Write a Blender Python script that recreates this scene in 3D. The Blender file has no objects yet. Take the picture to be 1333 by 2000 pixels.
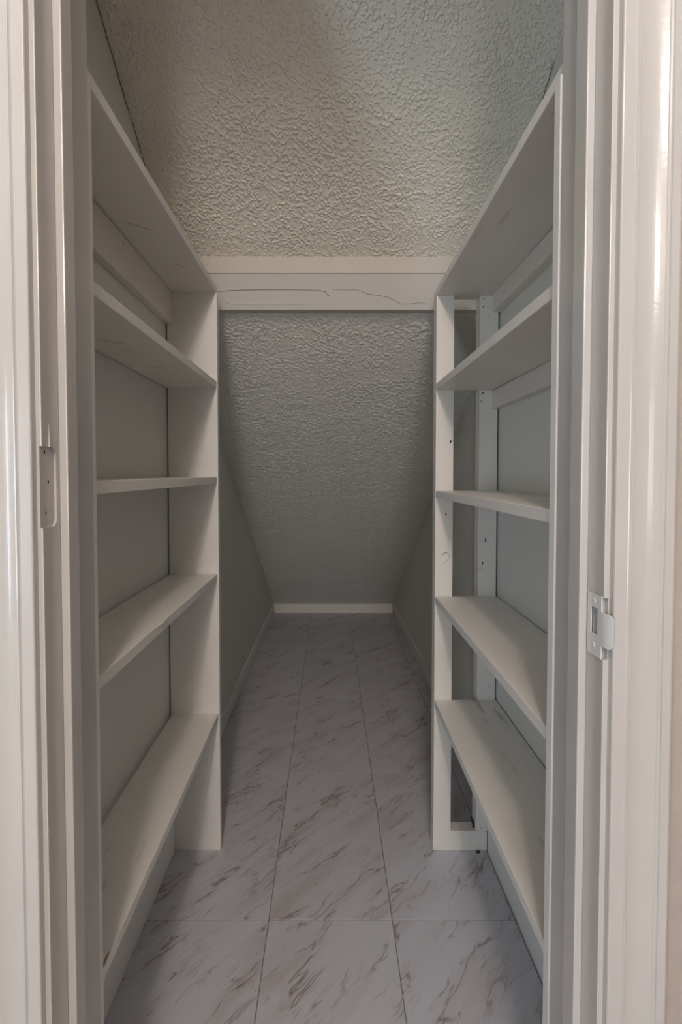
import bpy, bmesh, math, random
import numpy as np
from mathutils import Vector, Matrix, noise
random.seed(7)
S = bpy.context.scene
COL = S.collection

# ---------------------------------------------------------------- camera
F_PX, HORIZON, VP_X, VERT_VP = 958.0, 930.0, 645.0, 32000.0
PITCH = math.atan(F_PX / VERT_VP)
PRINC_Y = HORIZON + F_PX * math.tan(PITCH)
cd = bpy.data.cameras.new('camera')
cd.sensor_fit = 'VERTICAL'; cd.sensor_height = 36.0
cd.lens = F_PX / 2000.0 * 36.0
cd.shift_x = (666.5 - VP_X) / 2000.0
cd.shift_y = (PRINC_Y - 1000.0) / 2000.0
cd.clip_start = 0.01
cam = bpy.data.objects.new('camera', cd); COL.objects.link(cam)
cam.location = (0, 0, 1.10)
cam.rotation_euler = (math.pi / 2 - PITCH, 0, 0)
S.camera = cam

# ---------------------------------------------------------------- world, lights, exposure
W = bpy.data.worlds.new('world'); S.world = W
W.use_nodes = True
W.node_tree.nodes['Background'].inputs[0].default_value = (0.62, 0.78, 1.0, 1)
W.node_tree.nodes['Background'].inputs[1].default_value = 1.0


def area(name, loc, target, size, size_y, power, color, shape='RECTANGLE'):
    d = bpy.data.lights.new(name, 'AREA')
    d.shape = shape; d.size = size; d.size_y = size_y
    d.energy = power; d.color = color
    o = bpy.data.objects.new(name, d); COL.objects.link(o)
    o.location = loc
    o.rotation_euler = (Vector(target) - Vector(loc)).to_track_quat('-Z', 'Y').to_euler()
    return o


# the hall's ceiling lamp (warm), a far light added straight behind the camera, daylight by the glass door on the left (cool)
for loc, watts, rad in (((-0.06, -0.74, 2.30), 33, 0.07), ((-0.02, -1.95, 2.24), 52, 0.18)):
    ld = bpy.data.lights.new('hall_ceiling_lamp', 'POINT')
    ld.energy = watts; ld.color = (1.0, 0.875, 0.785); ld.shadow_soft_size = rad
    lo_ = bpy.data.objects.new('hall_ceiling_lamp', ld); COL.objects.link(lo_)
    lo_.location = loc
area('added_rear_light', (0.0, -6.98, 1.30), (0.0, 0.6, 1.1), 1.1, 1.7, 42, (1.0, 0.98, 0.97))  # unseen source, added to even the brightness from doorway to back slope
area('glass_door_daylight', (-2.28, -2.60, 0.92), (0.0, 0.6, 0.95), 0.55, 1.55, 32, (0.64, 0.83, 1.0))
S.view_settings.view_transform = 'Standard'
S.view_settings.look = 'None'
S.view_settings.gamma = 1.0
S.view_settings.use_curve_mapping = False
S.view_settings.exposure = 0.0


# ---------------------------------------------------------------- materials
def mat(name, color, rough=0.5, spec=0.5):
    m = bpy.data.materials.new(name); m.use_nodes = True
    b = m.node_tree.nodes['Principled BSDF']
    b.inputs['Base Color'].default_value = (*color, 1)
    b.inputs['Roughness'].default_value = rough
    b.inputs['Specular IOR Level'].default_value = spec
    return m


class NT:
    def __init__(s, m):
        s.t = m.node_tree; s.b = s.t.nodes['Principled BSDF']

    def n(s, kind, **kw):
        nd = s.t.nodes.new(kind)
        for k, v in kw.items():
            if k.startswith('_'):
                setattr(nd, k[1:], v)
            else:
                nd.inputs[k.replace('__', ' ')].default_value = v
        return nd

    def l(s, a, b):
        s.t.links.new(a, b)

    def ramp(s, src, stops):
        r = s.t.nodes.new('ShaderNodeValToRGB')
        e = r.color_ramp.elements
        while len(e) < len(stops):
            e.new(0.5)
        for q, (p, c) in zip(e, stops):
            q.position = p
            q.color = (c, c, c, 1) if not isinstance(c, tuple) else (*c, 1)
        s.l(src, r.inputs[0])
        return r.outputs[0]

    def math(s, op, a, b=None):
        nd = s.t.nodes.new('ShaderNodeMath'); nd.operation = op
        for i, v in enumerate((a, b)):
            if v is None:
                continue
            if isinstance(v, (int, float)):
                nd.inputs[i].default_value = v
            else:
                s.l(v, nd.inputs[i])
        return nd.outputs[0]

    def mix(s, fac, a, b):
        nd = s.t.nodes.new('ShaderNodeMix'); nd.data_type = 'RGBA'
        for i, v in ((0, fac), (6, a), (7, b)):
            if isinstance(v, (int, float)):
                nd.inputs[i].default_value = v
            elif isinstance(v, tuple):
                nd.inputs[i].default_value = (*v, 1)
            else:
                s.l(v, nd.inputs[i])
        return nd.outputs[2]

    def bump(s, h, strength, dist):
        nd = s.n('ShaderNodeBump', Strength=strength, Distance=dist)
        s.l(h, nd.inputs['Height']); s.l(nd.outputs[0], s.b.inputs['Normal'])


def coords(t, kind='Object', scale=(1, 1, 1), rot=(0, 0, 0)):
    tc = t.n('ShaderNodeTexCoord')
    mp = t.n('ShaderNodeMapping')
    mp.inputs['Scale'].default_value = scale
    mp.inputs['Rotation'].default_value = rot
    t.l(tc.outputs[kind], mp.inputs['Vector'])
    return mp.outputs[0]


def painted_wood(name, color, rough, knots):
    m = mat(name, color, rough); t = NT(m)
    v = coords(t, scale=(1.6, 0.3, 1))
    nz = t.n('ShaderNodeTexNoise', Scale=26.0, Detail=4.0); t.l(v, nz.inputs['Vector'])
    big = t.n('ShaderNodeTexNoise', Scale=5.0, Detail=2.0); t.l(v, big.inputs['Vector'])
    tone = t.ramp(big.outputs[0], [(0.35, tuple(c * 0.955 for c in color)), (0.65, color)])
    if knots:
        k1 = t.ramp(nz.outputs[0], [(0.60, 0.0), (0.70, knots)])
        k2 = t.ramp(big.outputs[0], [(0.56, 0.0), (0.62, 1.0)])
        tone = t.mix(t.math('MULTIPLY', k1, k2), tone, (0.36, 0.26, 0.19))
    t.l(tone, t.b.inputs['Base Color'])
    fine = t.n('ShaderNodeTexNoise', Scale=120.0, Detail=3.0); t.l(coords(t, scale=(1, 0.2, 1)), fine.inputs['Vector'])
    t.bump(fine.outputs[0], 0.12, 0.0012)
    return m


M_SHELF = painted_wood('white_shelf_paint', (0.84, 0.81, 0.765), 0.45, 0.55)
M_FRAME = painted_wood('cream_frame_paint', (0.82, 0.765, 0.70), 0.45, 0.25)
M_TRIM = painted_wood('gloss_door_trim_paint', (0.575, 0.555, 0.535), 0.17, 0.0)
M_PANEL = painted_wood('white_panel_paint', (0.85, 0.83, 0.80), 0.45, 0.0)
M_STRIP = mat('cream_strip_paint', (0.64, 0.595, 0.53), 0.5)
M_BASE = mat('white_baseboard_paint', (0.86, 0.84, 0.80), 0.4)
M_STEEL = mat('painted_steel', (0.74, 0.74, 0.73), 0.3)
M_DARK = mat('dark_hole', (0.03, 0.022, 0.018), 0.9, 0.1)
M_CRACK = mat('crack_line', (0.16, 0.14, 0.125), 0.9, 0.1)
M_CORNER = mat('dark_corner_crack', (0.20, 0.17, 0.12), 0.9, 0.1)
M_KNOT = mat('knot_stain', (0.56, 0.45, 0.37), 0.6, 0.3)
M_PENCIL = mat('pencil_line', (0.24, 0.19, 0.17), 0.8, 0.1)
M_RAW = mat('raw_wood', (0.40, 0.27, 0.17), 0.8, 0.2)
M_CRUMB = mat('dark_crumb', (0.07, 0.05, 0.04), 0.9, 0.1)
M_BLACK = mat('black_plastic', (0.012, 0.012, 0.012), 0.5)


def wall_paint(name, color, scale, strength, dist):
    m = mat(name, color, 0.6, 0.3); t = NT(m)
    v = coords(t)
    nz = t.n('ShaderNodeTexNoise', Scale=scale, Detail=3.0); t.l(v, nz.inputs['Vector'])
    t.bump(nz.outputs[0], strength, dist)
    return m


M_WALL = wall_paint('smooth_wall_paint', (0.76, 0.755, 0.70), 60, 0.12, 0.002)
M_HALL = wall_paint('hall_wall_paint', (0.46, 0.40, 0.36), 45, 0.7, 0.004)


def spray_paint(name, color, scale, dist):
    m = mat(name, color, 0.7, 0.25); t = NT(m)
    f = t.n('ShaderNodeTexNoise', Scale=scale, Detail=3.0); t.l(coords(t), f.inputs['Vector'])
    t.bump(f.outputs[0], 0.5, dist)
    return m


M_CEIL = spray_paint('ceiling_paint', (0.87, 0.83, 0.735), 320, 0.0012)
M_SLOPE = spray_paint('stair_slope_paint', (0.82, 0.82, 0.78), 320, 0.0012)


def plaster():
    m = mat('cracked_plaster', (0.70, 0.68, 0.65), 0.6, 0.3); t = NT(m)
    v = coords(t, scale=(0.25, 1, 1))
    nz = t.n('ShaderNodeTexNoise', Scale=60.0, Detail=3.0); t.l(v, nz.inputs['Vector'])
    t.bump(nz.outputs[0], 0.25, 0.003)
    return m


M_PLASTER = plaster()


def marble():
    m = mat('marble_vinyl', (0.7, 0.7, 0.7), 0.38, 0.4); t = NT(m)
    tc = t.n('ShaderNodeTexCoord'); oi = t.n('ShaderNodeObjectInfo')
    off = t.n('ShaderNodeVectorMath', _operation='SCALE'); off.inputs[0].default_value = (7.3, 4.1, 2.2)
    t.l(oi.outputs['Random'], off.inputs['Scale'])
    ad = t.n('ShaderNodeVectorMath', _operation='ADD')
    t.l(tc.outputs['Object'], ad.inputs[0]); t.l(off.outputs[0], ad.inputs[1])
    base_v = ad.outputs[0]
    # warp
    wn = t.n('ShaderNodeTexNoise', Scale=5.0, Detail=3.0); t.l(base_v, wn.inputs['Vector'])
    ws = t.n('ShaderNodeVectorMath', _operation='SCALE'); ws.inputs['Scale'].default_value = 0.055
    t.l(wn.outputs[1], ws.inputs[0])
    wv = t.n('ShaderNodeVectorMath', _operation='ADD'); t.l(base_v, wv.inputs[0]); t.l(ws.outputs[0], wv.inputs[1])

    def veins(ang, sx, sy, scale, width, detail):
        mp0 = t.n('ShaderNodeMapping'); mp0.inputs['Rotation'].default_value = (0, 0, -ang); t.l(wv.outputs[0], mp0.inputs['Vector'])
        mp = t.n('ShaderNodeMapping'); mp.inputs['Scale'].default_value = (sx, sy, 1); t.l(mp0.outputs[0], mp.inputs['Vector'])
        nz = t.n('ShaderNodeTexNoise', Scale=scale, Detail=detail, Roughness=0.6); t.l(mp.outputs[0], nz.inputs['Vector'])
        d = t.math('ABSOLUTE', t.math('SUBTRACT', nz.outputs[0], 0.5))
        return t.ramp(d, [(0.0, 1.0), (width, 0.0)]), mp.outputs[0]
    v1, c1 = veins(math.radians(47), 1.0, 5.0, 3.4, 0.021, 3.5)
    v2, c2 = veins(math.radians(52), 1.2, 6.5, 6.5, 0.03, 4.0)
    mk = t.n('ShaderNodeTexNoise', Scale=4.2, Detail=3.0); t.l(c1, mk.inputs['Vector'])
    m1 = t.ramp(mk.outputs[0], [(0.46, 0.0), (0.62, 1.0)])
    mk2 = t.n('ShaderNodeTexNoise', Scale=9.0, Detail=3.0); t.l(base_v, mk2.inputs['Vector'])
    m2 = t.ramp(mk2.outputs[0], [(0.50, 0.0), (0.66, 1.0)])
    cl = t.n('ShaderNodeTexNoise', Scale=3.0, Detail=4.0); t.l(c1, cl.inputs['Vector'])
    base = t.ramp(cl.outputs[0], [(0.28, (0.50, 0.485, 0.505)), (0.45, (0.565, 0.565, 0.615)), (0.7, (0.585, 0.59, 0.65))])
    soft = t.math('MULTIPLY', t.ramp(mk.outputs[0], [(0.52, 0.0), (0.75, 1.0)]), 0.5)
    c = t.mix(soft, base, (0.43, 0.39, 0.37))
    c = t.mix(t.math('MULTIPLY', t.math('MULTIPLY', v2, m2), 0.55), c, (0.32, 0.26, 0.22))
    c = t.mix(t.math('MULTIPLY', t.math('MULTIPLY', v1, m1), 0.85), c, (0.20, 0.165, 0.145))
    t.l(c, t.b.inputs['Base Color'])
    return m


M_TILE = marble()
M_SUB = mat('tile_joint', (0.24, 0.22, 0.21), 0.8)


# ---------------------------------------------------------------- mesh helpers
def link(name, me, parent=None):
    o = bpy.data.objects.new(name, me); COL.objects.link(o)
    if parent:
        o.parent = parent
    return o


def obj(name, bm, m, parent=None, smooth=False):
    me = bpy.data.meshes.new(name)
    bmesh.ops.recalc_face_normals(bm, faces=bm.faces)
    bm.to_mesh(me); bm.free()
    if smooth:
        for p in me.polygons:
            p.use_smooth = True
    me.materials.append(m)
    return link(name, me, parent)


def structure(o):
    o['kind'] = 'structure'
    return o


def empty(name, loc=(0, 0, 0)):
    o = bpy.data.objects.new(name, None); COL.objects.link(o)
    o.location = loc; o.empty_display_size = 0.05
    return o


def hexa(bm, lo, hi, dz0=0.0, dz1=0.0, bevel=0.0):
    """box from lo to hi; dz0/dz1 shift its near / far end in z"""
    vs = []
    for x in (lo[0], hi[0]):
        for y, d in ((lo[1], dz0), (hi[1], dz1)):
            for z in (lo[2], hi[2]):
                vs.append(bm.verts.new((x, y, z + d)))
    fs = [(0, 1, 3, 2), (4, 6, 7, 5), (0, 4, 5, 1), (2, 3, 7, 6), (0, 2, 6, 4), (1, 5, 7, 3)]
    fc = [bm.faces.new([vs[i] for i in f]) for f in fs]
    if bevel:
        ed = set(e for f in fc for e in f.edges)
        bmesh.ops.bevel(bm, geom=list(ed), offset=bevel, segments=2, affect='EDGES', profile=0.6)


def box(name, lo, hi, m, parent=None, dz0=0.0, dz1=0.0, bevel=0.0012):
    bm = bmesh.new(); hexa(bm, lo, hi, dz0, dz1, bevel)
    bmesh.ops.recalc_face_normals(bm, faces=bm.faces)
    return obj(name, bm, m, parent)


def prism(name, pts, axis, a, b, m, parent=None, smooth=False):
    """polygon pts swept along axis from a to b. axis 'x': pts are (y,z); 'z': pts are (x,y)"""
    bm = bmesh.new()

    def P(p, t):
        return (t, p[0], p[1]) if axis == 'x' else (p[0], p[1], t)
    A = [bm.verts.new(P(p, a)) for p in pts]; B = [bm.verts.new(P(p, b)) for p in pts]
    n = len(pts)
    for i in range(n):
        bm.faces.new((A[i], A[(i + 1) % n], B[(i + 1) % n], B[i]))
    bm.faces.new(A); bm.faces.new(B[::-1])
    return obj(name, bm, m, parent, smooth)


def ribbon(name, pts, width, thick, normal, m, parent=None):
    """thin raised strip along a polyline (3-D points) lying on a surface with this normal"""
    bm = bmesh.new(); nrm = Vector(normal).normalized(); pts = [Vector(p) for p in pts]
    rows = []
    for i, p in enumerate(pts):
        d = (pts[min(i + 1, len(pts) - 1)] - pts[max(i - 1, 0)]).normalized()
        s = d.cross(nrm).normalized()
        w = width * (0.35 if i in (0, len(pts) - 1) else 1.0) * random.uniform(0.7, 1.2) / 2
        rows.append([bm.verts.new(p + s * w), bm.verts.new(p + nrm * thick), bm.verts.new(p - s * w)])
    for a, b in zip(rows, rows[1:]):
        for k in (0, 1):
            bm.faces.new((a[k], a[k + 1], b[k + 1], b[k]))
    return obj(name, bm, m, parent)


_spot = {}


def spot(name, loc, rx, rz, tilt, facing, parent, m=None):
    """a shallow nail hole / knot: little eight-sided lens on a face; facing 'y' (towards the door) or 'x'"""
    m = m or M_DARK
    if m.name not in _spot:
        bm = bmesh.new()
        c = bm.verts.new((0, -0.25, 0)); ring = []
        for k in range(8):
            a = k * math.tau / 8
            ring.append(bm.verts.new((math.cos(a), 0, math.sin(a))))
        for k in range(8):
            bm.faces.new((c, ring[k], ring[(k + 1) % 8]))
        me = bpy.data.meshes.new(name); bm.to_mesh(me); bm.free(); me.materials.append(m)
        _spot[m.name] = me
    o = link(name, _spot[m.name], parent)
    o.location = Vector(loc) - (parent.location if parent else Vector())
    o.scale = (rx, 0.001, rz)
    o.rotation_euler = (0, tilt, facing)
    return o


def boolean_cut(o, cutters):
    for c in cutters:
        md = o.modifiers.new('cut', 'BOOLEAN'); md.operation = 'DIFFERENCE'; md.object = c; md.solver = 'EXACT'
    dg = bpy.context.evaluated_depsgraph_get(); dg.update()
    me = bpy.data.meshes.new_from_object(o.evaluated_get(dg))
    o.modifiers.clear(); o.data = me
    for c in cutters:
        bpy.data.objects.remove(c)


# ================================================================= STRUCTURE
# ---- floor: sub-floor with vinyl tiles in a grid
floor = structure(box('floor', (-0.5, 0.533, -0.10), (0.56, 4.10, -0.0035), M_SUB, bevel=0))
col_x = [-0.469, -0.152, 0.1545, 0.460, 0.530]
row_y = [0.535, 0.582, 1.184, 1.786, 2.388, 2.990, 3.592, 3.955]
G = 0.0009
meshes = {}
for i in range(4):
    for j in range(7):
        x0, x1, y0, y1 = col_x[i], col_x[i + 1], row_y[j], row_y[j + 1]
        w, d = x1 - x0 - 2 * G, y1 - y0 - 2 * G
        key = (round(w, 4), round(d, 4))
        if key not in meshes:
            bm = bmesh.new()
            hexa(bm, (-w / 2, -d / 2, -0.0035), (w / 2, d / 2, 0.0), bevel=0)
            top = [e for e in bm.edges if all(v.co.z > -1e-5 for v in e.verts)]
            bmesh.ops.bevel(bm, geom=top, offset=0.0006, segments=1, affect='EDGES')
            bmesh.ops.recalc_face_normals(bm, faces=bm.faces)
            me = bpy.data.meshes.new('tile'); bm.to_mesh(me); bm.free(); me.materials.append(M_TILE)
            meshes[key] = me
        o = link('tile', meshes[key], floor)
        o.location = ((x0 + x1) / 2, (y0 + y1) / 2, random.uniform(-0.0002, 0.0))

# ---- closet walls
WT = 0.10


def wall_poly(name, face, back, ztop, m):
    """vertical wall: face = [(x,y)...] along the room side, back = same count behind it"""
    return structure(prism(name, face + back[::-1], 'z', 0.0, ztop, m))


wall_poly('wall_left', [(-0.469, 0.648), (-0.469, 1.50), (-0.459, 4.05)], [(-0.57, 0.648), (-0.57, 1.5), (-0.57, 4.05)], 2.35, M_WALL)
wall_poly('wall_right', [(0.487, 0.648), (0.487, 1.47), (0.530, 1.471), (0.514, 4.05)], [(0.63, 0.648), (0.63, 1.47), (0.63, 1.471), (0.63, 4.05)], 2.35, M_WALL)
# upper stair underside (ceiling), lower stair underside (sloped wall at the back)
SL = 0.65


def zc(y):
    return 1.753 + SL * (1.475 - y)


def zs(y):
    return 1.311 - 0.644 * (y - 2.03)


rng = np.random.default_rng(11)


def lattice(x, y, cell):
    """smooth value noise in 0..1 on a grid of random numbers"""
    T = rng.random((512, 512))
    u, v = x / cell + 200.0, y / cell + 200.0
    iu, iv = np.floor(u).astype(int), np.floor(v).astype(int)
    fu, fv = u - iu, v - iv
    fu, fv = fu * fu * (3 - 2 * fu), fv * fv * (3 - 2 * fv)
    g = lambda i, j: T[i % 512, j % 512]
    return (g(iu, iv) * (1 - fu) + g(iu + 1, iv) * fu) * (1 - fv) + (g(iu, iv + 1) * (1 - fu) + g(iu + 1, iv + 1) * fu) * fv


def spattered(name, x0, x1, y0, y1, zf, thick, step, cell, height, lo, hi, m):
    """sloping drywall sheet whose lower face carries a spattered knock-down texture in relief"""
    sl = math.hypot(y1 - y0, zf(y1) - zf(y0))
    nx, ny = int((x1 - x0) / step) + 1, int(sl / step) + 1
    X, L = np.meshgrid(np.linspace(x0, x1, nx), np.linspace(0, sl, ny))
    ca, sa = math.cos(0.7), math.sin(0.7)
    U, V = X * ca + L * sa, (-X * sa + L * ca) * 1.25
    n = 0.6 * lattice(U, V, cell) + 0.4 * lattice(U + 3, V + 5, cell * 0.55)
    patch = 0.65 + 0.55 * lattice(X, L, 0.09)
    h = np.clip((n * (0.82 + 0.36 * lattice(X, L, 0.05)) - lo) / (hi - lo), 0, 1)
    h = h * h * (3 - 2 * h) * patch * height + lattice(X, L, 0.0025) * height * 0.12
    dy, dz = (y1 - y0) / sl, (zf(y1) - zf(y0)) / sl
    Y, Z = y0 + L * dy + h * dz, zf(y0) + L * dz - h * dy
    co = np.stack([X, Y, Z], -1).reshape(-1, 3)
    idx = np.arange(nx * ny).reshape(ny, nx)
    q = np.stack([idx[:-1, :-1], idx[1:, :-1], idx[1:, 1:], idx[:-1, 1:]], -1).reshape(-1, 4)
    # back and sides of the sheet
    N0 = len(co)
    back = np.array([[x0, y0, zf(y0) + thick], [x1, y0, zf(y0) + thick], [x1, y1, zf(y1) + thick], [x0, y1, zf(y1) + thick]])
    co = np.vstack([co, back])
    polys = [list(map(int, idx[0, :])) + [N0 + 1, N0], list(map(int, idx[-1, ::-1])) + [N0 + 3, N0 + 2][::1],
             list(map(int, idx[::-1, 0])) + [N0, N0 + 3], list(map(int, idx[:, -1])) + [N0 + 2, N0 + 1], [N0, N0 + 1, N0 + 2, N0 + 3]]
    loops = np.concatenate([q.ravel()] + [np.array(p) for p in polys]).astype(np.int32)
    tot = np.concatenate([np.full(len(q), 4), [len(p) for p in polys]]).astype(np.int32)
    start = np.concatenate([[0], np.cumsum(tot)[:-1]]).astype(np.int32)
    me = bpy.data.meshes.new(name)
    me.vertices.add(len(co)); me.vertices.foreach_set('co', co.astype(np.float32).ravel())
    me.loops.add(len(loops)); me.loops.foreach_set('vertex_index', loops)
    me.polygons.add(len(tot)); me.polygons.foreach_set('loop_start', start); me.polygons.foreach_set('loop_total', tot)
    sm = np.ones(len(tot), bool); sm[-5:] = False
    me.polygons.foreach_set('use_smooth', sm)
    me.update(calc_edges=True); me.validate()
    me.materials.append(m)
    return structure(link(name, me))


ceil = spattered('ceiling', -0.475, 0.50, 0.640, 1.480, zc, 0.10, 0.0012, 0.0048, 0.0027, 0.55, 0.64, M_CEIL)
spattered('wall_back', -0.475, 0.535, 1.532, 4.05, zs, 0.12, 0.0024, 0.0058, 0.0027, 0.53, 0.63, M_SLOPE)
structure(box('wall_end', (-0.475, 3.955, 0.0), (0.535, 4.05, 0.12), M_WALL, bevel=0))
# jagged dark brown crack lines along the corners of ceiling and walls
for xw, sgn, runs in ((-0.469, 1, ((0.98, 1.10, .0022), (1.09, 1.17, .0045), (1.18, 1.24, .002), (1.25, 1.31, .0035))), (0.487, -1, ((1.09, 1.17, .0022),))):
    for ya, yb, wd in runs:
        pl = []
        for k in range(13):
            y = ya + (yb - ya) * k / 12
            q = random.uniform(0.0035, 0.0085)
            pl.append((xw + sgn * 0.0006, y, zc(y) - q))
        ribbon('crack', pl, wd, 0.0012, (sgn, 0, 0), M_CORNER, ceil)
# plaster band under the header
bz0 = 1.612
beam = structure(prism('trim_1', [(1.479, 1.703), (1.525, bz0), (1.60, bz0 + 0.0), (1.60, 1.80), (1.479, 1.80)], 'x', -0.469, 0.5295, M_PLASTER))


def bandpt(x, k):
    # k = 0 at the top of the band, 1 at its bottom edge
    return (x, 1.479 + 0.046 * k - 0.0004, 1.703 - 0.091 * k - 0.0002)


BN = (0, -0.091, -0.046)
ribbon('crack', [bandpt(x, k) for x, k in [(-.345, .50), (-.31, .47), (-.27, .45), (-.22, .44), (-.16, .44), (-.09, .44), (-.035, .45), (-.012, .50), (-.006, .62)]], 0.0014, 0.0006, BN, M_CRACK, beam)
ribbon('crack', [bandpt(x, k) for x, k in [(.005, .44), (.05, .44), (.085, .44), (.10, .50), (.115, .56), (.15, .60), (.18, .66), (.20, .76), (.215, .84), (.25, .83), (.275, .80), (.30, .84)]], 0.0009, 0.0004, BN, M_CRACK, beam)
ribbon('crack', [bandpt(x, k) for x, k in [(-.335, .80), (-.325, .74), (-.315, .78), (-.30, .84), (-.25, .83), (-.20, .82), (-.1, .83), (-.02, .82)]], 0.0045, 0.0006, BN, M_PLASTER, beam)
spot('pock', bandpt(-0.005, 0.60), 0.0018, 0.0022, 0.3, 0, beam, M_CRACK)
spot('pock', bandpt(0.068, 0.42), 0.0016, 0.0012, 0.0, 0, beam, M_CRACK)
# white strip where the ceiling meets the header
structure(box('trim_2', (-0.469, 1.4755, 1.7025), (0.487, 1.482, 1.757), M_STRIP, bevel=0.0015))

# ---- baseboards
structure(box('baseboard_left', (-0.469, 1.432, 0.0), (-0.457, 3.95, 0.075), M_BASE, bevel=0.002))
structure(box('baseboard_right', (0.513, 1.475, 0.0), (0.5295, 3.95, 0.075), M_BASE, bevel=0.002))
structure(box('baseboard_back', (-0.447, 3.915, 0.0), (0.502, 3.955, 0.073), M_BASE, bevel=0.002))
# boards along the wall under the bottom shelves
structure(box('baseboard_left_front', (-0.469, 0.672, 0.0), (-0.455, 1.4105, 0.13), M_BASE, bevel=0.002))
structure(box('baseboard_right_front', (0.463, 0.672, 0.0), (0.487, 1.4105, 0.13), M_BASE, bevel=0.002))

# ---- front wall with the doorway, and the hall behind the camera
JL, JR = -0.313, 0.300        # faces of the jambs
JF, JB = 0.533, 0.648         # hall side / closet side
TOPZ = 2.03
HL, HR, HB, HT = -2.40, 3.20, -7.10, 2.44
structure(box('wall_front_left', (HL, JF, 0), (JL - 0.019, JB, HT), M_HALL, bevel=0))
structure(box('wall_front_right', (JR + 0.019, JF, 0), (HR, JB, HT), M_HALL, bevel=0))
structure(box('wall_front_top', (JL - 0.019, JF, TOPZ + 0.019), (JR + 0.019, JB, HT), M_HALL, bevel=0))
structure(box('wall_hall_right', (HR, HB, 0), (HR + 0.1, JB, HT), M_HALL, bevel=0))
structure(box('ceiling_hall', (HL - 0.1, HB - 0.1, HT), (HR + 0.1, JB, HT + 0.1), M_BASE, bevel=0))


def holed_wall(name, a0, a1, h0, h1, z0, z1, along, d0, d1):
    """wall from a0 to a1 with an opening h0..h1 x z0..z1, thickness d0..d1"""
    bm = bmesh.new()
    for (u0, u1, w0, w1) in ((a0, h0, 0, HT), (h1, a1, 0, HT), (h0, h1, 0, z0), (h0, h1, z1, HT)):
        if w1 - w0 < 1e-4:
            continue
        if along == 'x':
            hexa(bm, (u0, d0, w0), (u1, d1, w1))
        else:
            hexa(bm, (d0, u0, w0), (d1, u1, w1))
    return structure(obj(name, bm, M_HALL))


structure(box('floor_hall', (HL - 0.1, HB - 0.1, -0.10), (HR + 0.1, JF - 0.001, 0.0), mat('hall_floor', (0.42, 0.39, 0.37), 0.5), bevel=0))
holed_wall('wall_rear', HL - 0.1, HR + 0.1, -0.62, 0.62, 0.38, 2.22, 'x', HB - 0.1, HB)  # opening made for the added rear light
holed_wall('wall_hall_left', HB, JB, -2.95, -2.25, 0.04, 1.80, 'y', HL - 0.1, HL)
w1 = structure(empty('added_rear_window', (0.0, HB - 0.05, 0.38)))  # frame of the unseen window added around the rear light
for lo, hi in (((-0.62, -0.03, 0), (-0.57, 0.03, 1.84)), ((0.57, -0.03, 0), (0.62, 0.03, 1.84)),
               ((-0.57, -0.03, 0), (0.57, 0.03, 0.05)), ((-0.57, -0.03, 1.79), (0.57, 0.03, 1.84))):
    box('frame', lo, hi, M_TRIM, w1, bevel=0.002)
w2 = structure(empty('window_2', (HL - 0.05, -2.60, 0.04)))
for lo, hi in (((-0.03, -0.35, 0), (0.03, -0.31, 1.76)), ((-0.03, 0.31, 0), (0.03, 0.35, 1.76)),
               ((-0.03, -0.31, 0), (0.03, 0.31, 0.05)), ((-0.03, -0.31, 1.71), (0.03, 0.31, 1.76))):
    box('frame', lo, hi, M_TRIM, w2, bevel=0.002)

# ---- door frame (door taken off)
door = structure(empty('door_1', (0, JF, 0)))


def dpart(o):
    o.parent = door
    o.matrix_parent_inverse = Matrix.Translation(-Vector(door.location))
    return o


def rounded_rect(y0, y1, z0, z1, r, round_y0=False):
    pts = []
    cs = [(y1 - r, z1 - r, 0), (y0 + r, z1 - r, 90), (y0 + r, z0 + r, 180), (y1 - r, z0 + r, 270)]
    for cy_, cz_, a0 in cs:
        if a0 in (90, 180) and not round_y0:
            pts.append((y0, z1 if a0 == 90 else z0)); continue
        for k in range(7):
            a = math.radians(a0 + 15 * k)
            pts.append((cy_ + r * math.cos(a), cz_ + r * math.sin(a)))
    return pts


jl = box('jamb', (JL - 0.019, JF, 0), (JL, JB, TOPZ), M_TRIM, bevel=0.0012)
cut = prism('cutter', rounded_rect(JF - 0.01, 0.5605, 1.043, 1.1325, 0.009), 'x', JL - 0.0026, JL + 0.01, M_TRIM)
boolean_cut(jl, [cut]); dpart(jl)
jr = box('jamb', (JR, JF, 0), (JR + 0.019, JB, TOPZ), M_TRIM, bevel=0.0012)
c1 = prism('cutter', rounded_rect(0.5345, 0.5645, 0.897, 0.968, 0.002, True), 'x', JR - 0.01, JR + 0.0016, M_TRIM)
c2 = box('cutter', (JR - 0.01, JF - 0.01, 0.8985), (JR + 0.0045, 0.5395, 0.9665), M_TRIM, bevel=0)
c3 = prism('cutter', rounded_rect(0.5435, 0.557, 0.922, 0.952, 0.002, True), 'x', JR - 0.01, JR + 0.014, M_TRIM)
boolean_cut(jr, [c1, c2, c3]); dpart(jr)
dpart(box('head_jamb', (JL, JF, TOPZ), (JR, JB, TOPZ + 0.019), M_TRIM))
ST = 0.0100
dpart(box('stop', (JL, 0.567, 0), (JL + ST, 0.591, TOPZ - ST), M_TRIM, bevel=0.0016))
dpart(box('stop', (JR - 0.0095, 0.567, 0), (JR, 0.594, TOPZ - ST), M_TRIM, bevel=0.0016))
dpart(box('stop', (JL + ST, 0.567, TOPZ - ST), (JR - ST, 0.592, TOPZ), M_TRIM, bevel=0.0016))

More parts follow.
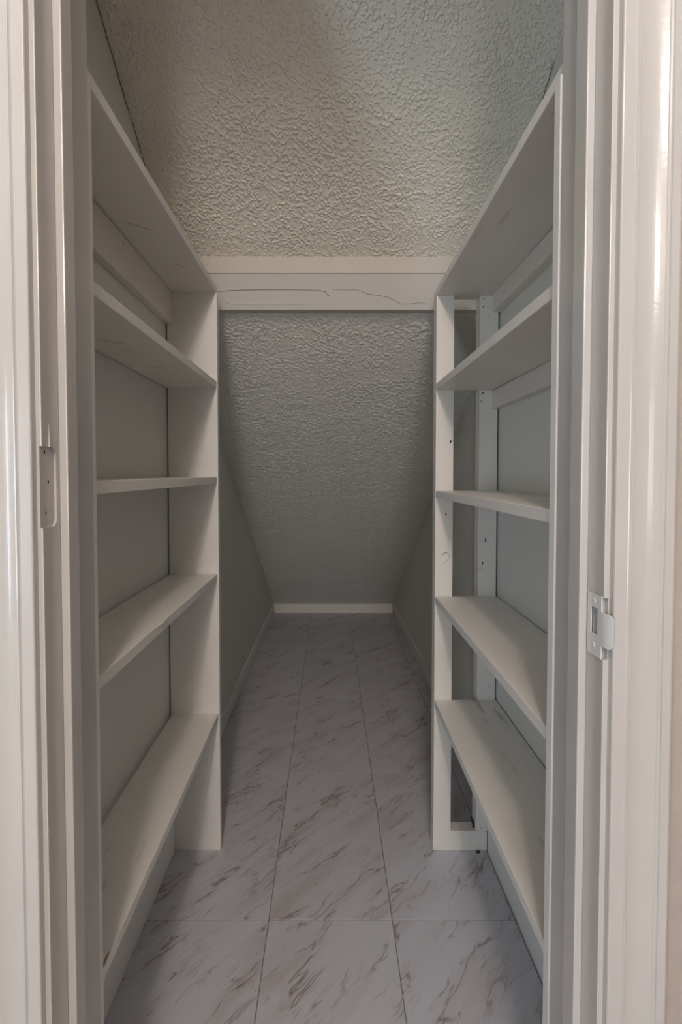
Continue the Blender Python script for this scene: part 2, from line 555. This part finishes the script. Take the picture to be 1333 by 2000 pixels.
# moulded casing: s = distance from the inner edge, t = thickness
prof = [(0.0, 0.0), (0.0, 0.0075), (0.0006, 0.0088), (0.0018, 0.0094), (0.0120, 0.0100), (0.0130, 0.0101), (0.0140, 0.0108), (0.0152, 0.0122),
        (0.0166, 0.0122), (0.0176, 0.0108), (0.0184, 0.0094)]
for k in range(1, 13):
    q = k / 12
    prof.append((0.0184 + 0.026 * q, 0.0094 + 0.0048 * q - 0.0024 * math.sin(math.pi * q)))
prof += [(0.0454, 0.0152), (0.0468, 0.0160), (0.0482, 0.0160), (0.0494, 0.0152), (0.0502, 0.0150), (0.0580, 0.0158), (0.0598, 0.0152), (0.0606, 0.0138), (0.0608, 0.0)]
RV = 0.0058


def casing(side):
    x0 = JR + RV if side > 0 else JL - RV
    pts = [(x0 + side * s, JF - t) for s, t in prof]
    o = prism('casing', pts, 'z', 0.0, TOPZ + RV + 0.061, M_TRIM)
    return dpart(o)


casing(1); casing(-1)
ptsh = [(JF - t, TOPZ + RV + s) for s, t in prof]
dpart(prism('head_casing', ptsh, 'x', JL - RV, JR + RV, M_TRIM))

# screw holes in the bare hinge mortise and the ridge of old paint above it
for yy, zz in ((0.5425, 1.1265), (0.5490, 1.0935), (0.5432, 1.0590)):
    s_ = spot('screw_hole', (JL - 0.0024, yy, zz), 0.0011, 0.0021, 0, math.pi / 2, door)
bm = bmesh.new()
hexa(bm, (-0.0008, -0.0016, 0), (0.0018, 0.0016, 0.026))
for v in bm.verts:
    if v.co.z > 0.01:
        v.co.y *= 0.15; v.co.x *= 0.2
pr = obj('paint_ridge', bm, M_TRIM); pr.location = (JL, 0.5475, 1.1325); dpart(pr)

# strike plate with latch hole and projecting lip
bm = bmesh.new()
ys = [0.5360, 0.5435, 0.5570, 0.5640]; zs_ = [0.8975, 0.922, 0.952, 0.9675]
grid = [[bm.verts.new((JR + 0.0002, y, z)) for z in zs_] for y in ys]
for a in range(3):
    for b in range(3):
        if (a, b) != (1, 1):
            bm.faces.new((grid[a][b], grid[a + 1][b], grid[a + 1][b + 1], grid[a][b + 1]))
# slant the lower far corner of the latch hole
lip0 = [bm.verts.new((JR + 0.0002, 0.5360, z)) for z in (0.9125, 0.9505)]
prev = lip0
for k in range(1, 8):
    q = k / 7
    y = 0.5360 - 0.0165 * q; x = JR + 0.0002 + 0.0034 * q ** 2.2
    rz = 0.0 if k < 6 else (0.0012 if k == 6 else 0.0040)
    cur = [bm.verts.new((x, y, 0.9125 + rz)), bm.verts.new((x, y, 0.9505 - rz))]
    bm.faces.new((prev[0], prev[1], cur[1], cur[0])); prev = cur
bmesh.ops.remove_doubles(bm, verts=bm.verts, dist=1e-6)
bmesh.ops.recalc_face_normals(bm, faces=bm.faces)
bmesh.ops.solidify(bm, geom=bm.faces[:], thickness=0.0013)
plate = dpart(obj('strike_plate', bm, M_STEEL)); plate['label'] = 'white painted steel strike plate with curved lip'
for zz in (0.9595, 0.9095):
    bm = bmesh.new()
    bmesh.ops.create_cone(bm, cap_ends=True, segments=16, radius1=0.0032, radius2=0.0026, depth=0.0010)
    sc = obj('screw', bm, M_STEEL); sc.rotation_euler = (0, -math.pi / 2, 0); sc.location = (JR - 0.0013, 0.5505, zz)
    sc.parent = plate; sc.matrix_parent_inverse = Matrix.Identity(4)
    sc.matrix_parent_inverse = (Matrix.Translation(-Vector(door.location)) @ Matrix.Translation(Vector(door.location)))

# ================================================================= SHELVING UNITS
YN, YF = 0.667, 1.412          # shelves run from the near upright to the far frame
left = empty('shelving_unit', (-0.395, 0.65, 0))
left['label'] = 'white painted built-in shelving on the left wall with a solid board end panel'
left['category'] = 'shelving'
right = empty('shelving_unit', (0.395, 0.65, 0))
right['label'] = 'white painted built-in shelving on the right wall ending in an open stud frame'
right['category'] = 'shelving'
for u in (left, right):
    u['group'] = 'built-in shelving units'


def upart(o, unit):
    o.parent = unit
    o.matrix_parent_inverse = Matrix.Translation(-Vector(unit.location))
    return o


# left: uprights, shelves (bottom z near, bottom z far), cleat
upart(box('upright', (-0.465, 0.650, 0.0), (-0.3175, YN, 1.6265), M_PANEL), left)
upart(box('end_panel', (-0.465, YF, 0.0), (-0.3225, YF + 0.019, 1.6225), M_PANEL), left)
LS = [(1.6215, 1.6230, 'top'), (1.3490, 1.3520, ''), (1.0745, 1.0780, ''), (0.7975, 0.7985, ''), (0.3735, 0.3880, '')]
lsh = []
for a, b, tag in LS:
    y0, y1 = (0.650, YF + 0.019) if tag else (YN, YF)
    if tag:
        a, b = 1.6265, 1.6225
    fx = -0.3255 + random.uniform(-0.0008, 0.0008)
    o = upart(box('shelf', (-0.467 if tag else (-0.4595 if a < 0.5 else (-0.4635 if a < 1.2 else -0.4655)), y0, 0), (fx, y1, 0.0190), M_SHELF, None, a, b, 0.0013), left)
    lsh.append(o)
cl = upart(box('cleat', (-0.4685, YN, 1.5325), (-0.4485, YF, 1.6218), M_FRAME, bevel=0.0012), left)
cl['label'] = 'cream cleat board under the top shelf'

# right: near upright, stud frame, shelves, cleats
upart(box('upright', (0.2985, 0.650, 0.0), (0.483, YN, 1.6200), M_PANEL), right)
FB = YF + 0.038
upart(box('front_post', (0.3040, YF, 0.0575), (0.3550, FB, 1.6150), M_FRAME, bevel=0.0015), right)
upart(box('back_post', (0.4285, YF, 0.0575), (0.4810, FB, 1.6150), M_FRAME, bevel=0.0015), right)
upart(box('bottom_plate', (0.3030, YF - 0.001, 0.0), (0.4625, FB, 0.0575), M_FRAME, bevel=0.0015), right)
RS = [(1.6200, 1.6155, 'top'), (1.3425, 1.3455, ''), (1.0345, 1.0385, ''), (0.7265, 0.7320, ''), (0.4180, 0.4285, '')]
for a, b, tag in RS:
    y0, y1 = (0.650, FB) if tag else (YN, YF)
    fx = 0.3045 + random.uniform(-0.0008, 0.0008)
    upart(box('shelf', (fx, y0, 0), (0.4838, y1, 0.0195), M_SHELF, None, a, b, 0.0013), right)
upart(box('cleat', (0.4635, YN, 1.5665), (0.4865, YF, 1.6160), M_FRAME), right)
upart(box('cleat', (0.4640, YN, 1.2930), (0.4865, YF, 1.3435), M_FRAME), right)

# small marks: nail holes, pencil scribble, chipped paint


def nail(unit, x, y, z, rx, rz, tilt=0.0, facing=0.0):
    o = spot('nail_hole', (0, 0, 0), rx, rz, tilt, facing, None)
    o.location = (x, y, z); upart(o, unit)


yp = YF - 0.0003
for x, z, rx, rz, t in ((0.3465, 1.199, .0022, .0055, .1), (0.3345, 0.990, .0018, .0048, .2), (0.4495, 0.916, .0016, .0075, .15), (0.4420, 0.848, .0015, .005, 0),
                        (0.4375, 1.604, .0013, .0016, 0), (0.4370, 1.582, .0016, .0022, 0), (0.4380, 1.338, .002, .0024, 0), (0.4350, 1.333, .0012, .0015, 0), (0.4335, 1.315, .0014, .0018, 0),
                        (0.4450, 0.066, .0018, .0012, 0)):
    nail(right, x, yp, z, rx, rz, t)
nail(right, 0.4637, 0.735, 1.318, .0016, .0045, -0.5, -math.pi / 2)
for y, z in ((0.82, 1.600), (1.08, 1.604), (1.30, 1.588), (1.305, 1.573)):
    nail(left, -0.4482, y, z, .0011, .0032, 0, math.pi / 2)


def post_px(u, v):
    """point on the face of the far frame (plane y = YF) from its place in the photograph's frame"""
    x = (u - VP_X) / F_PX; yv = (v - PRINC_Y) / F_PX
    d = Vector((x, math.cos(PITCH) - yv * math.sin(PITCH), -math.sin(PITCH) - yv * math.cos(PITCH)))
    d *= YF / d.y
    return (d.x, YF - 0.0002, 1.10 + d.z)


upart(ribbon('pencil_mark', [post_px(*p) for p in [(861, 1087), (865, 1083), (869, 1080), (875, 1080), (872, 1079), (867, 1082), (862, 1086)]], 0.0013, 0.0003, (0, -1, 0), M_PENCIL), right)
upart(ribbon('pencil_mark', [post_px(*p) for p in [(875, 1080), (878, 1083), (878, 1088), (875, 1093), (870, 1098), (865, 1101)]], 0.0009, 0.0003, (0, -1, 0), M_PENCIL), right)

# brown knot streaks bleeding through the paint under the two upper left shelves
def knots(x0, y0, z, ln):
    pl = [(x0 + ln * 0.42 * k / 6, y0 + ln * 0.30 * k / 6 + random.uniform(-.002, .002), z - 0.0002) for k in range(7)]
    upart(ribbon('knot', pl, 0.0038, 0.0003, (0, 0, -1), M_KNOT), left)


for x0, y0, ln in ((-0.425, 0.905, 0.09), (-0.415, 0.99, 0.05), (-0.418, 1.12, 0.10)):
    knots(x0, y0, 1.3490 + (y0 - YN) / (YF - YN) * 0.003, ln)
for x0, y0, ln in ((-0.425, 1.03, 0.11), (-0.385, 1.23, 0.06)):
    knots(x0, y0, 1.6265 - (y0 - 0.65) / 0.781 * 0.004, ln)

# bare-wood chip at the near end of the bottom left shelf, paint run on the one above
bm = bmesh.new()
bmesh.ops.create_icosphere(bm, subdivisions=2, radius=1)
for v in bm.verts:
    v.co *= 1 + 0.5 * noise.noise(v.co * 2.1 + Vector((3, 1, 2)))
ch = obj('paint_chip', bm, M_RAW); ch.location = (-0.3285, 0.694, 0.3735 + 0.0190 + 0.0004); ch.scale = (0.0022, 0.020, 0.0011); upart(ch, left)
ch['label'] = 'bare brown wood where paint chipped off'
bm = bmesh.new()
bmesh.ops.create_icosphere(bm, subdivisions=3, radius=1)
for v in bm.verts:
    v.co *= 1 + 0.45 * noise.noise(v.co * 2.6)
pb = obj('paint_run', bm, M_SHELF, None, True); pb.location = (-0.3275, 0.945, 0.7978 + 0.0175); pb.scale = (0.0042, 0.032, 0.0035); upart(pb, left)

# ================================================================= LOOSE THINGS
bm = bmesh.new()
pts = [Vector((0, 0, 0)), Vector((0.001, -0.001, 0.008)), Vector((-0.002, -0.001, 0.017)), Vector((-0.006, 0.0, 0.026)), Vector((-0.0075, 0.001, 0.033))]
rad = [0.0035, 0.0050, 0.0042, 0.0030, 0.0012]
rings = []
for p, r in zip(pts, rad):
    rings.append([bm.verts.new(p + Vector((r * math.cos(a), r * 0.6 * math.sin(a), 0))) for a in [k * math.tau / 8 for k in range(8)]])
for a, b in zip(rings, rings[1:]):
    for k in range(8):
        bm.faces.new((a[k], a[(k + 1) % 8], b[(k + 1) % 8], b[k]))
bm.faces.new(rings[0][::-1]); bm.faces.new(rings[-1])
scrap = obj('plastic_scrap', bm, M_BLACK, None, True)
scrap.location = (0.4265, 1.425, 0.0575)
scrap['label'] = 'small curled black scrap beside the foot of the right unit\'s back post'
scrap['category'] = 'scrap'
bm = bmesh.new()
bmesh.ops.create_icosphere(bm, subdivisions=2, radius=1)
for v in bm.verts:
    v.co *= 1 + 0.5 * noise.noise(v.co * 1.9)
    v.co.z = max(v.co.z, -0.6)
crumb = obj('crumb', bm, M_CRUMB, None, True)
crumb.scale = (0.006, 0.004, 0.003); crumb.location = (0.4335, 1.4025, 0.0018)
crumb['label'] = 'tiny dark brown crumb on the floor against the bottom plate of the right shelving'
crumb['category'] = 'crumb'
